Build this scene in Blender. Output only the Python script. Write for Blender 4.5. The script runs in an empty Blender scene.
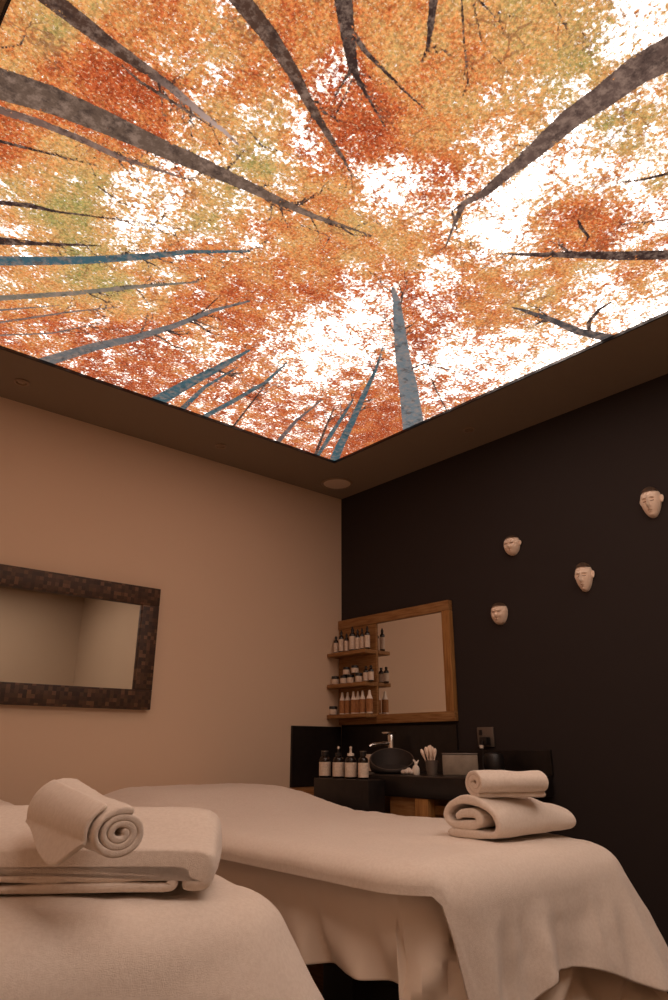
import bpy, bmesh, math, random
import numpy as np
from mathutils import Vector, Matrix, noise as mnoise
random.seed(7)
SC = bpy.context.scene
COL = SC.collection
PI = math.pi

# ------------------------------------------------------------------ camera
CAM_H, FPX = 1.05, 686.0
yaw, pitch, roll = map(math.radians, (48.98, 19.92, 0.11))
FWD = Vector((math.cos(yaw)*math.cos(pitch), math.sin(yaw)*math.cos(pitch), math.sin(pitch)))
_r = Vector((math.sin(yaw), -math.cos(yaw), 0)); _u = _r.cross(FWD)
RGT = _r*math.cos(roll)+_u*math.sin(roll); UPV = _u*math.cos(roll)-_r*math.sin(roll)
EYE = Vector((0, 0, CAM_H))
cd = bpy.data.cameras.new('camera'); cam = bpy.data.objects.new('camera', cd); COL.objects.link(cam)
cd.sensor_fit = 'VERTICAL'; cd.sensor_height = 36; cd.sensor_width = 24; cd.lens = FPX/1000*36
cd.clip_start = 0.02
M = Matrix((RGT, UPV, -FWD)).transposed().to_4x4(); M.translation = EYE
cam.matrix_world = M
SC.camera = cam

# ------------------------------------------------------------------ world, exposure, light level
w = bpy.data.worlds.new('world'); SC.world = w; w.use_nodes = True
w.node_tree.nodes['Background'].inputs[0].default_value = (0.05, 0.035, 0.025, 1)
w.node_tree.nodes['Background'].inputs[1].default_value = 0.2
vs = SC.view_settings
SC.display_settings.display_device = 'sRGB'
vs.view_transform = 'Standard'; vs.look = 'None'; vs.gamma = 1; vs.exposure = 0.26
vs.use_curve_mapping = False
PANEL_STRENGTH = 1.0
GAP = 7.0          # overexposed sky in the middle of the print's openings, raised to light the room

def at(px, py, **k):
    """point of the place seen at a pixel of the photograph, on the plane x=, y= or z="""
    d = RGT*((px-334)/FPX) - UPV*((py-500)/FPX) + FWD
    (a, v), = k.items(); i = 'xyz'.index(a)
    return EYE + d*((v-EYE[i])/d[i])

# ------------------------------------------------------------------ helpers
def lin(r, g, b):
    f = lambda c: (c/255/12.92) if c/255 <= .04045 else ((c/255+.055)/1.055)**2.4
    return (f(r), f(g), f(b), 1)

def mat(name, col, rough=.6, metal=0, bump=None, vary=None, spec=.5, sheen=0, trans=0, stretch=None):
    """bump=(scale,strength,distance) ; vary=(scale, other colour)"""
    m = bpy.data.materials.new(name); m.use_nodes = True
    nt = m.node_tree; b = nt.nodes['Principled BSDF']
    b.inputs['Base Color'].default_value = col; b.inputs['Roughness'].default_value = rough
    b.inputs['Metallic'].default_value = metal; b.inputs['Specular IOR Level'].default_value = spec
    if sheen: b.inputs['Sheen Weight'].default_value = sheen; b.inputs['Sheen Roughness'].default_value = .6
    if trans: b.inputs['Transmission Weight'].default_value = trans
    tc = nt.nodes.new('ShaderNodeTexCoord'); mp = nt.nodes.new('ShaderNodeMapping')
    nt.links.new(tc.outputs['Object'], mp.inputs[0])
    if stretch: mp.inputs['Scale'].default_value = stretch
    if vary:
        n = nt.nodes.new('ShaderNodeTexNoise'); n.inputs['Scale'].default_value = vary[0]
        n.inputs['Detail'].default_value = 5; nt.links.new(mp.outputs[0], n.inputs['Vector'])
        mx = nt.nodes.new('ShaderNodeMix'); mx.data_type = 'RGBA'
        mx.inputs[6].default_value = col; mx.inputs[7].default_value = vary[1]
        r = nt.nodes.new('ShaderNodeMapRange'); r.inputs[1].default_value = .35; r.inputs[2].default_value = .65
        nt.links.new(n.outputs['Fac'], r.inputs[0]); nt.links.new(r.outputs[0], mx.inputs[0])
        nt.links.new(mx.outputs[2], b.inputs['Base Color'])
    if bump:
        n = nt.nodes.new('ShaderNodeTexNoise'); n.inputs['Scale'].default_value = bump[0]
        n.inputs['Detail'].default_value = 4; n.inputs['Roughness'].default_value = .65
        nt.links.new(mp.outputs[0], n.inputs['Vector'])
        bp = nt.nodes.new('ShaderNodeBump'); bp.inputs['Strength'].default_value = bump[1]
        bp.inputs['Distance'].default_value = bump[2]
        nt.links.new(n.outputs['Fac'], bp.inputs['Height']); nt.links.new(bp.outputs[0], b.inputs['Normal'])
    return m

def obj(name, bm, m, parent=None, smooth=True, loc=None):
    me = bpy.data.meshes.new(name)
    if isinstance(bm, tuple):
        me.from_pydata(*bm)
    else:
        bmesh.ops.recalc_face_normals(bm, faces=bm.faces[:])
        bm.to_mesh(me); bm.free()
    me.materials.append(m)
    if smooth:
        me.polygons.foreach_set('use_smooth', [True]*len(me.polygons))
        try: me.set_sharp_from_angle(angle=math.radians(42))
        except Exception: pass
    o = bpy.data.objects.new(name, me); COL.objects.link(o)
    if parent: o.parent = parent
    if loc is not None: o.location = loc
    return o

def tag(o, label, cat, group=None):
    o['label'] = label; o['category'] = cat
    if group: o['group'] = group
    return o
def thing(name, label, cat, loc=(0, 0, 0), rz=0, group=None):
    o = bpy.data.objects.new(name, None); COL.objects.link(o); o.empty_display_size = .05
    o.location = loc; o.rotation_euler = (0, 0, rz)
    return tag(o, label, cat, group)
def struct(name, bm, m, smooth=False):
    o = obj(name, bm, m, smooth=smooth); o['kind'] = 'structure'; return o
def copy_thing(root, loc, label, rz=None):
    r = root.copy(); COL.objects.link(r); r.location = loc; r['label'] = label
    if rz is not None: r.rotation_euler = (0, 0, rz)
    for ch in list(root.children):
        c = ch.copy(); COL.objects.link(c); c.parent = r
        for g in list(ch.children):
            d = g.copy(); COL.objects.link(d); d.parent = c
    return r

def box(bm, x0, x1, y0, y1, z0, z1, bev=0, seg=2):
    r = bmesh.ops.create_cube(bm, size=1)
    vs_ = r['verts']
    for v in vs_:
        v.co = Vector(((x0+x1)/2+v.co.x*(x1-x0), (y0+y1)/2+v.co.y*(y1-y0), (z0+z1)/2+v.co.z*(z1-z0)))
    if bev:
        es = list({e for v in vs_ for e in v.link_edges})
        bmesh.ops.bevel(bm, geom=es, offset=bev, segments=seg, affect='EDGES', profile=.5)
    return bm
def B(*a, **k): return box(bmesh.new(), *a, **k)

def lathe(prof, seg=24, bm=None, cx=0, cy=0, z0=0):
    bm = bm or bmesh.new(); rings = []
    for r, z in prof:
        if r < 1e-6: rings.append([bm.verts.new((cx, cy, z0+z))]*seg)
        else: rings.append([bm.verts.new((cx+r*math.cos(2*PI*i/seg), cy+r*math.sin(2*PI*i/seg), z0+z)) for i in range(seg)])
    for a, b in zip(rings, rings[1:]):
        for i in range(seg):
            q = [a[i], a[(i+1) % seg], b[(i+1) % seg], b[i]]
            u = []
            for v in q:
                if v not in u: u.append(v)
            if len(u) >= 3: bm.faces.new(u)
    return bm

def tube(pts, rad, seg=10, bm=None):
    bm = bm or bmesh.new(); pts = [Vector(p) for p in pts]; rings = []
    n = len(pts); rads = rad if isinstance(rad, (list, tuple)) else [rad]*n
    ref = None
    for i, p in enumerate(pts):
        t = (pts[min(i+1, n-1)]-pts[max(i-1, 0)]).normalized()
        if ref is None: ref = t.orthogonal().normalized()
        ref = (ref-t*ref.dot(t)).normalized(); s = t.cross(ref)
        rings.append([bm.verts.new(p+(ref*math.cos(2*PI*k/seg)+s*math.sin(2*PI*k/seg))*rads[i]) for k in range(seg)])
    for a, b in zip(rings, rings[1:]):
        for k in range(seg): bm.faces.new((a[k], a[(k+1) % seg], b[(k+1) % seg], b[k]))
    bm.faces.new(rings[0][::-1]); bm.faces.new(rings[-1])
    return bm

def sm(a, b, x):
    t = min(1, max(0, (x-a)/(b-a))); return t*t*(3-2*t)

# ------------------------------------------------------------------ materials
MT = {}
MT['beige'] = mat('beige_paint', lin(222, 196, 170), .85, bump=(180, .12, .002), spec=.2)
MT['dark'] = mat('charcoal_paint', lin(53, 46, 44), .9, bump=(180, .12, .002), spec=.12)
MT['ceil'] = mat('ceiling_paint', lin(146, 131, 114), .9, bump=(150, .1, .002), spec=.15)
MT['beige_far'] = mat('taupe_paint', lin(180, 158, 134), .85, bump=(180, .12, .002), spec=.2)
MT['floor'] = mat('dark_wood_floor', lin(84, 62, 46), .5, vary=(6, lin(62, 46, 34)), stretch=(1, 8, 1))
MT['cloth'] = mat('white_terry', lin(230, 216, 203), .95, bump=(520, .5, .0022), spec=.1, sheen=.25, vary=(160, lin(222, 207, 193)))
MT['sheet'] = mat('cotton_sheet', lin(226, 208, 190), .9, bump=(700, .15, .001), spec=.15, sheen=.1)
MT['oak'] = mat('oak', lin(160, 120, 76), .55, vary=(9, lin(132, 90, 50)), stretch=(14, 1.2, 14), bump=(60, .1, .002), spec=.3)
MT['oak_v'] = mat('oak_upright', lin(176, 128, 74), .55, vary=(9, lin(142, 98, 54)), stretch=(14, 14, 1.2), bump=(60, .1, .002), spec=.3)
MT['mirror'] = mat('mirror_glass', (.86, .86, .84, 1), .02, 1)
MT['blackstone'] = mat('black_stone', lin(34, 28, 26), .35, vary=(30, lin(24, 20, 19)), spec=.4)
MT['basin'] = mat('dark_river_stone', lin(50, 42, 38), .7, vary=(25, lin(40, 34, 30)), bump=(40, .2, .004))
MT['basin_rim'] = mat('stone_rim_highlight', lin(84, 70, 60), .4)  # paler than the bowl: the rim's highlight is put into the colour
MT['chrome'] = mat('chrome', (.8, .78, .75, 1), .15, 1)
MT['black'] = mat('black_plastic', lin(26, 22, 21), .4)
MT['amber'] = mat('dark_glass', lin(28, 20, 16), .15)
MT['label'] = mat('paper_label', lin(226, 208, 190), .8, vary=(120, lin(205, 186, 168)))
MT['label_tan'] = mat('kraft_label', lin(172, 120, 76), .8, vary=(90, lin(150, 102, 62)))
MT['white'] = mat('white_plastic', lin(232, 220, 206), .45)
MT['clay'] = mat('bisque_clay', lin(246, 224, 204), .7, vary=(14, lin(234, 206, 182)), bump=(90, .12, .002))
MT['hair'] = mat('dark_clay', lin(92, 68, 46), .75, vary=(60, lin(66, 48, 34)))
MT['eye'] = mat('incised_line', lin(120, 74, 52), .8)
MT['grille'] = mat('speaker_grille', lin(228, 208, 186), .8, bump=(900, .5, .003))
MT['trim'] = mat('painted_metal', lin(150, 126, 102), .5)
MT['lens'] = mat('unlit_lamp_glass', lin(150, 130, 110), .2)
MT['frost'] = mat('frosted_card', lin(150, 136, 120), .6, vary=(18, lin(126, 112, 98)))
MT['steel'] = mat('brushed_steel', lin(120, 110, 102), .45, .6)
MT['leather'] = mat('vinyl', lin(120, 98, 80), .5)

def mosaic_mat():
    m = bpy.data.materials.new('wood_mosaic'); m.use_nodes = True; nt = m.node_tree; b = nt.nodes['Principled BSDF']
    tc = nt.nodes.new('ShaderNodeTexCoord')
    sc = nt.nodes.new('ShaderNodeVectorMath'); sc.operation = 'MULTIPLY'; sc.inputs[1].default_value = (1/.0165, 0, 1/.0165)
    nt.links.new(tc.outputs['Object'], sc.inputs[0])
    fl = nt.nodes.new('ShaderNodeVectorMath'); fl.operation = 'FLOOR'; nt.links.new(sc.outputs[0], fl.inputs[0])
    wn = nt.nodes.new('ShaderNodeTexWhiteNoise'); wn.noise_dimensions = '3D'; nt.links.new(fl.outputs[0], wn.inputs[0])
    cr = nt.nodes.new('ShaderNodeValToRGB'); e = cr.color_ramp.elements
    e[0].color = lin(58, 40, 28); e[1].color = lin(120, 88, 62)
    x = e.new(.35); x.color = lin(70, 48, 33); x = e.new(.75); x.color = lin(88, 62, 42)
    nt.links.new(wn.outputs['Value'], cr.inputs[0])
    n = nt.nodes.new('ShaderNodeTexNoise'); n.inputs['Scale'].default_value = 60; nt.links.new(tc.outputs['Object'], n.inputs['Vector'])
    mx = nt.nodes.new('ShaderNodeMix'); mx.data_type = 'RGBA'; mx.blend_type = 'MULTIPLY'; mx.inputs[0].default_value = .35
    nt.links.new(cr.outputs[0], mx.inputs[6]); nt.links.new(n.outputs['Color'], mx.inputs[7])
    nt.links.new(mx.outputs[2], b.inputs['Base Color']); b.inputs['Roughness'].default_value = .55
    bp = nt.nodes.new('ShaderNodeBump'); bp.inputs['Strength'].default_value = .5; bp.inputs['Distance'].default_value = .004
    nt.links.new(wn.outputs['Value'], bp.inputs['Height']); nt.links.new(bp.outputs[0], b.inputs['Normal'])
    return m
MT['mosaic'] = mosaic_mat()

# ------------------------------------------------------------------ room shell
X0, Y0, ZC = 2.654, 2.983, 2.5
XN, YN = -0.28, -1.05
T = .1
struct('floor', B(XN-T, X0+T, YN-T, Y0+T, -T, 0), MT['floor'])
struct('wall_left', B(XN-T, X0+T, Y0, Y0+T, 0, ZC+T), MT['beige'])
struct('wall_right', B(X0, X0+T, .6, Y0-.0005, 0, ZC+T), MT['dark'])
struct('wall_entrance', B(X0, X0+T, YN-T, .5995, 0, ZC+T), MT['beige_far'])
struct('wall_near', B(XN-T, X0-.0005, YN-T, YN, 0, ZC+T), MT['beige_far'])
struct('wall_side', B(XN-T, XN, YN+.0005, Y0-.0005, 0, ZC+T), MT['beige'])
PX0, PX1, PY0, PY1 = .132, 2.247, -.62, 2.578
bm = bmesh.new()
e = .0005
for a in ((XN+e, PX0, YN+e, Y0-e), (PX1, X0-e, YN+e, Y0-e), (PX0, PX1, YN+e, PY0), (PX0, PX1, PY1, Y0-e)):
    box(bm, *a, ZC, ZC+T)
struct('ceiling', bm, MT['ceil'])

# ------------------------------------------------------------------ backlit ceiling print
def to_panel(px, py):
    p = at(px, py, z=ZC); return np.array((p.x, p.y))
BR, BD, TL, GR, PL = (74, 52, 42), (56, 40, 36), (62, 88, 96), (108, 96, 92), (176, 150, 140)
TRUNKS = [  # colour, extend first node outwards?, [(px, py, width px)...] traced along each printed trunk
 ((96, 76, 64), 1, [(0,88,31),(51,104,27),(102,125,23),(153,148,18),(204,170,15),(244,188,11),(280,205,8),(315,220,5),(340,228,3),(375,240,1.2)]),
 ('fade', 1, [(46,0,18),(76,23,17),(102,43,14),(135,66,11),(168,89,8),(204,120,6),(224,135,4),(240,150,1.5)]),
 (BR, 0, [(118,66,1.2),(140,86,3),(173,106,3),(215,132,1.5)]),
 ((110, 84, 74), 1, [(0,114,8),(41,127,7),(81,143,6),(117,160,5),(163,175,3),(190,184,1)]),
 (BD, 1, [(0,145,3),(76,164,1.5),(100,170,.8)]),
 (BD, 1, [(0,206,4),(30,209,5),(56,215,2.2),(127,224,1.5),(188,233,1)]),
 (BD, 1, [(0,244,8),(41,247,3.5),(102,249,1.2)]),
 (BR, 1, [(238,0,20),(270,41,17),(293,76,13),(310,109,9),(331,143,6),(345,165,3),(352,180,1)]),
 (BD, 1, [(343,0,19),(348,40,14),(353,71,10),(358,83,5),(368,101,3),(386,132,1.2)]),
 (BD, 0, [(352,36,6),(366,56,5),(381,71,4),(406,96,2.5),(426,114,1)]),
 (BD, 0, [(353,71,4),(342,88,2.5),(333,104,1.2)]),
 (BD, 1, [(434,0,9),(431,30,7),(428,51,3),(421,66,1.2)]),
 (BD, 1, [(474,0,3),(490,14,2.2),(505,30,1.2)]),
 (BD, 1, [(462,0,2.4),(464,40,1.8),(469,91,1)]),
 (BD, 0, [(474,8,2.4),(482,45,1.8),(502,68,1)]),
 (BD, 1, [(552,0,2.4),(560,18,1.8),(566,30,1)]),
 ((92, 72, 64), 1, [(672,57,33),(640,73,29),(603,101,24),(573,121,21),(548,143,18),(527,162,14),(507,177,11),(487,195,8),(464,207,6),(454,228,3.2),(446,250,1.5)]),
 (BD, 0, [(466,206,3),(452,214,2.5),(458,236,1.2)]),
 (BD, 1, [(668,258,9.5),(623,259,9),(583,258,7),(543,258,4.5),(505,257,1.5)]),
 ((70, 66, 66), 1, [(610,341,8.5),(578,334,7),(553,323,5.5),(527,314,3.2),(512,310,1.5)]),
 (BD, 0, [(590,336,4),(589,325,4),(600,312,3),(612,305,1.2)]),
 ((104, 110, 114), 1, [(414,432,22),(408,387,18),(403,362,15),(399,326,11),(397,306,8),(393,291,3.5)]),
 (TL, 1, [(333,465,9),(340,448,8),(353,422,6.5),(365,395,5),(376,372,3),(383,349,1)]),
 (TL, 1, [(319,456,3.5),(332,435,4),(345,415,3),(353,402,1.5)]),
 (TL, 1, [(0,264,9.5),(50,264,8.5),(92,263,7.5),(153,259,6.5),(188,255,4),(249,254.5,2)]),
 ((112, 104, 92), 1, [(0,301,5.5),(76,296,4.5),(132,290,4),(198,285,1.5)]),
 (GR, 1, [(0,313,2),(61,308,1)]),
 (GR, 1, [(0,325,2),(76,314,1.6),(117,310,1)]),
 (GR, 1, [(0,338,1.5),(51,336,1.5),(99,326,1)]),
 ((100, 98, 98), 1, [(46,364,10),(92,350,8.5),(137,340,7),(173,329,5.5),(214,313,3.5),(249,304,2)]),
 (BD, 0, [(180,326,2.4),(206,312,1.6),(222,296,1)]),
 (TL, 1, [(158,403,12),(188,386,9.5),(219,370,6.5),(249,353,2)]),
 (TL, 1, [(181,412,5.5),(204,390,3.5),(237,370,1.5)]),
 (TL, 1, [(204,419,4.5),(234,403,4.2),(265,385,3),(287,365,1.4)]),
 (BD, 1, [(240,420,2),(254,402,1.6),(266,386,1)]),
 ((96, 84, 84), 1, [(277,445,4.5),(295,424,3.2),(321,403,1.4)]),
 (BD, 1, [(316,455,3),(326,429,2.2),(334,410,1)]),
 (BD, 0, [(0,52,2),(20,49,2.4),(26,32,1.6),(34,22,1)]),
 (BD, 1, [(668,177,3),(644,183,2.4),(613,187,1)]),
 (BD, 1, [(668,223,1.8),(640,226,1.2),(620,228,.8)]),
 (BD, 0, [(578,222,1.6),(581,230,4),(589,240,3),(584,250,1)]),
 (BD, 0, [(326,226,2.2),(340,230,2),(353,238,1.6),(372,240,1)]),
 (BD, 0, [(245,130,1),(262,150,1.8),(300,160,1.2)]),
 (BD, 0, [(98,190,1.6),(120,206,1.4),(140,212,.8)]),
 (BD, 0, [(335,120,1.6),(345,100,1.4),(352,84,1.8)]),
 (BD, 0, [(300,228,1),(330,240,1.4),(322,254,.8)]),
 (BD, 1, [(450,419,1.4),(436,392,1.6),(428,372,.8)]),
 (BD, 0, [(410,372,1.8),(424,366,1.4),(470,378,.8)]),
]
COVER = [  # px, py, leaf cover 0..1, hue (0 olive, .5 orange, 1 red)
 (30,30,.85,.35),(80,80,.92,.85),(160,30,.78,.6),(150,90,.8,.75),(190,55,.5,.6),(230,90,.6,.5),(120,130,.88,.8),(200,110,.6,.6),(250,60,.85,.55),
 (300,40,.92,.65),(335,85,.42,.8),(312,148,.3,.6),(270,170,.6,.2),(250,130,.6,.4),(60,170,.8,.35),(70,212,.82,.1),(140,213,.3,.3),(160,200,.4,.5),
 (30,190,.6,.4),(210,212,.62,.15),(190,180,.45,.5),(100,282,.82,.12),(40,285,.8,.3),(30,330,.68,.7),(90,335,.6,.75),(200,262,.6,.65),(200,300,.8,.75),
 (250,320,.8,.82),(150,372,.62,.85),(250,275,.6,.6),(300,240,.88,.55),(330,210,.8,.45),(300,200,.72,.55),(380,182,.2,.6),(368,150,.85,.9),(358,112,.88,.9),
 (340,125,.85,.9),(400,60,.93,.5),(450,90,.97,.5),(420,130,.93,.5),(500,60,.94,.42),(560,50,.85,.2),(640,12,.15,.4),(610,30,.3,.3),(620,100,.5,.4),
 (570,95,.5,.2),(580,160,.25,.4),(545,190,.12,.4),(600,140,.42,.35),(640,130,.62,.2),(625,190,.2,.4),(650,230,.4,.6),(485,152,.3,.5),(505,130,.45,.4),
 (455,140,.85,.5),(440,180,.65,.88),(405,195,.2,.6),(440,212,.2,.6),(350,250,.92,.45),(400,250,.88,.45),(430,230,.72,.5),(500,237,.1,.5),(520,250,.22,.5),
 (490,272,.65,.55),(540,280,.72,.55),(600,292,.25,.5),(570,222,.82,.72),(610,208,.74,.72),(630,280,.7,.55),(380,280,.5,.6),(432,288,.1,.5),(372,300,.25,.7),
 (420,330,.65,.9),(440,303,.45,.8),(470,318,.82,.6),(500,300,.78,.55),(540,318,.62,.35),(480,350,.25,.6),(450,362,.1,.6),(520,342,.3,.6),(560,352,.12,.5),
 (600,325,.4,.5),(645,315,.05,.5),(430,385,.42,.75),(455,398,.5,.75),(380,400,.72,.82),(372,350,.3,.6),(340,335,.12,.6),(360,325,.22,.7),(340,385,.5,.7),
 (310,362,.12,.6),(285,350,.5,.7),(290,330,.22,.6),(270,370,.5,.6),(310,425,.5,.8),(290,435,.6,.8),(240,395,.62,.8),(200,400,.6,.75),(230,425,.5,.7),
 (350,445,.75,.85),(378,432,.85,.85),(330,290,.75,.72),(290,290,.75,.65),(320,262,.7,.6),(408,290,.7,.9),(260,232,.5,.5),(10,140,.85,.75),(20,260,.5,.5),
 (120,250,.5,.4),(170,285,.55,.5),(60,355,.6,.75),(110,385,.6,.85),(250,300,.8,.8),(520,110,.6,.4),(460,20,.9,.5),(540,15,.8,.35),(590,15,.6,.3),
 (660,330,.2,.5),(660,150,.4,.4),(660,280,.55,.55),(560,255,.75,.6),(530,300,.55,.5),(210,345,.45,.6),(220,20,.7,.5),(400,20,.9,.55),(330,20,.85,.6),(60,20,.75,.35),(110,60,.8,.7),
]
def twigs():
    rn = random.Random(11); out = []
    for c, ext, nodes in TRUNKS:
        if not ext or len(nodes) < 3: continue
        L = [math.hypot(b[0]-a[0], b[1]-a[1]) for a, b in zip(nodes, nodes[1:])]; tot = sum(L)
        for k in range(int(3+tot/28)):
            u = rn.uniform(.42, 1.0)*tot; i = 0
            while i < len(L)-1 and u > L[i]: u -= L[i]; i += 1
            t = min(1, u/L[i]); a, b = nodes[i], nodes[i+1]
            x, y, wd = (a[j]+(b[j]-a[j])*t for j in range(3))
            ang = math.atan2(b[1]-a[1], b[0]-a[0])+rn.choice((-1, 1))*rn.uniform(.25, .8)
            ln = rn.uniform(14, 46)*(.6+.4*min(1, tot/200)); w0 = max(1.0, min(2.2, wd*.35)); P = [(x, y, w0)]
            for q in range(1, 5):
                ang += rn.uniform(-.32, .32); x += math.cos(ang)*ln/4; y += math.sin(ang)*ln/4
                P.append((x, y, max(.5, w0*(1-q/5))))
                if q in (1, 2, 3) and rn.random() < .5:
                    a2 = ang+rn.choice((-1, 1))*rn.uniform(.4, .8); l2 = ln*rn.uniform(.2, .4)
                    out.append((BD, 0, [(x, y, w0*.6), (x+math.cos(a2)*l2*.5, y+math.sin(a2)*l2*.5, w0*.45), (x+math.cos(a2+.2)*l2, y+math.sin(a2+.2)*l2, .45)]))
            out.append((BD, 0, P))
    return out
def build_panel():
    st = .0055
    nx, ny = int((PX1-PX0)/st)+1, int((PY1-PY0)/st)+1
    gx, gy = np.meshgrid(np.linspace(PX0, PX1, nx), np.linspace(PY0, PY1, ny))
    P = np.stack([gx.ravel(), gy.ravel()], 1)
    n = len(P)
    # pixel coordinates, used only to look up the traced leaf cover
    Q = np.c_[P, np.full(n, ZC)]-np.array(EYE)
    dz = np.maximum(Q@np.array(FWD), .25)
    qx = 334+FPX*(Q@np.array(RGT))/dz; qy = 500-FPX*(Q@np.array(UPV))/dz
    off = np.clip(np.maximum.reduce([qx-690, -20-qx, -25-qy])/60, 0, 1)      # beyond the photograph's edge
    qx = np.clip(qx, -10, 680); qy = np.clip(qy, -15, 470)
    num = np.zeros((n, 2)); den = np.zeros(n)
    for x, y, d, h in COVER:
        ww = np.exp(-((qx-x)**2+(qy-y)**2)/(2*19.**2))+1e-9/(((qx-x)**2+(qy-y)**2)+1)
        num += ww[:, None]*np.array((d, h)); den += ww
    cov = num/den[:, None]
    cov = cov*(1-off[:, None])+off[:, None]*np.array((.2, .5))  # unseen part of the print kept sparse in leaves to brighten the room
    sdf = np.full(n, .2); colr = np.tile(np.array(lin(*BR)[:3]), (n, 1))
    ALLP, sdf_all, colr_all = P, sdf, colr
    for c, ext, nodes in TRUNKS+twigs():
        C = [to_panel(a, b) for a, b, _ in nodes]
        Wd = []
        for i, (a, b, wd) in enumerate(nodes):
            j0, j1 = max(i-1, 0), min(i+1, len(nodes)-1)
            t = np.array((nodes[j1][0]-nodes[j0][0], nodes[j1][1]-nodes[j0][1]), float); t /= np.linalg.norm(t)
            nn = np.array((-t[1], t[0]))*wd/2
            A, Bq = to_panel(a+nn[0], b+nn[1]), to_panel(a-nn[0], b-nn[1])
            tw = C[j1]-C[j0]; tw /= np.linalg.norm(tw)
            Wd.append(abs(np.cross(tw, A-Bq))/2)
        if ext:
            v = C[0]-C[1]; v /= np.linalg.norm(v)
            g = (Wd[0]-Wd[1])/np.linalg.norm(C[0]-C[1])
            C.insert(0, C[0]+v*1.2); Wd.insert(0, Wd[0]+max(0, min(.03, g))*1.2)
        lo, hi = np.min(C, 0)-.12, np.max(C, 0)+.12
        sel = np.nonzero((ALLP[:, 0] > lo[0]) & (ALLP[:, 0] < hi[0]) & (ALLP[:, 1] > lo[1]) & (ALLP[:, 1] < hi[1]))[0]
        if len(sel) == 0: continue
        P, sdf, colr = ALLP[sel], sdf_all[sel], colr_all[sel]
        best = np.full(len(sel), 1.); frac = np.zeros(len(sel)); c2 = PL if c == 'fade' else None
        if c == 'fade': c = BR
        for si, (a, b, wa, wb) in enumerate(zip(C, C[1:], Wd, Wd[1:])):
            d = b-a; L2 = d@d
            t = np.clip(((P-a)@d)/L2, 0, 1)
            dist = np.linalg.norm(P-a-t[:, None]*d, axis=1)-(wa+(wb-wa)*t)
            kk = dist < best; best[kk] = dist[kk]; frac[kk] = ((si+t)/(len(C)-1))[kk]
        k = best < sdf
        sdf[k] = best[k]; colr[k] = np.array(lin(*c)[:3])
        if c2:
            ff = np.clip((frac[k]-.55)/.25, 0, 1)[:, None]; colr[k] = colr[k]*(1-ff)+np.array(lin(*c2)[:3])*ff
        sdf_all[sel] = sdf; colr_all[sel] = colr
    P, sdf, colr = ALLP, sdf_all, colr_all
    idx = np.arange(n).reshape(ny, nx)
    F = np.stack([idx[:-1, :-1], idx[1:, :-1], idx[1:, 1:], idx[:-1, 1:]], -1).reshape(-1, 4)   # faces look down
    me = bpy.data.meshes.new('printed_panel')
    me.vertices.add(n); me.vertices.foreach_set('co', np.c_[P-np.array([(PX0+PX1)/2, (PY0+PY1)/2]), np.zeros(n)].ravel())
    me.loops.add(F.size); me.loops.foreach_set('vertex_index', F.ravel().astype(np.int32))
    me.polygons.add(len(F)); me.polygons.foreach_set('loop_start', np.arange(0, F.size, 4, dtype=np.int32))
    me.update(calc_edges=True)
    for nm, arr in (('trunk', sdf), ('cover', cov[:, 0]), ('hue', cov[:, 1])):
        a = me.attributes.new(nm, 'FLOAT', 'POINT'); a.data.foreach_set('value', arr.astype(np.float32))
    a = me.attributes.new('bark', 'FLOAT_COLOR', 'POINT')
    a.data.foreach_set('color', np.c_[colr, np.ones(n)].astype(np.float32).ravel())
    return me

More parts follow.
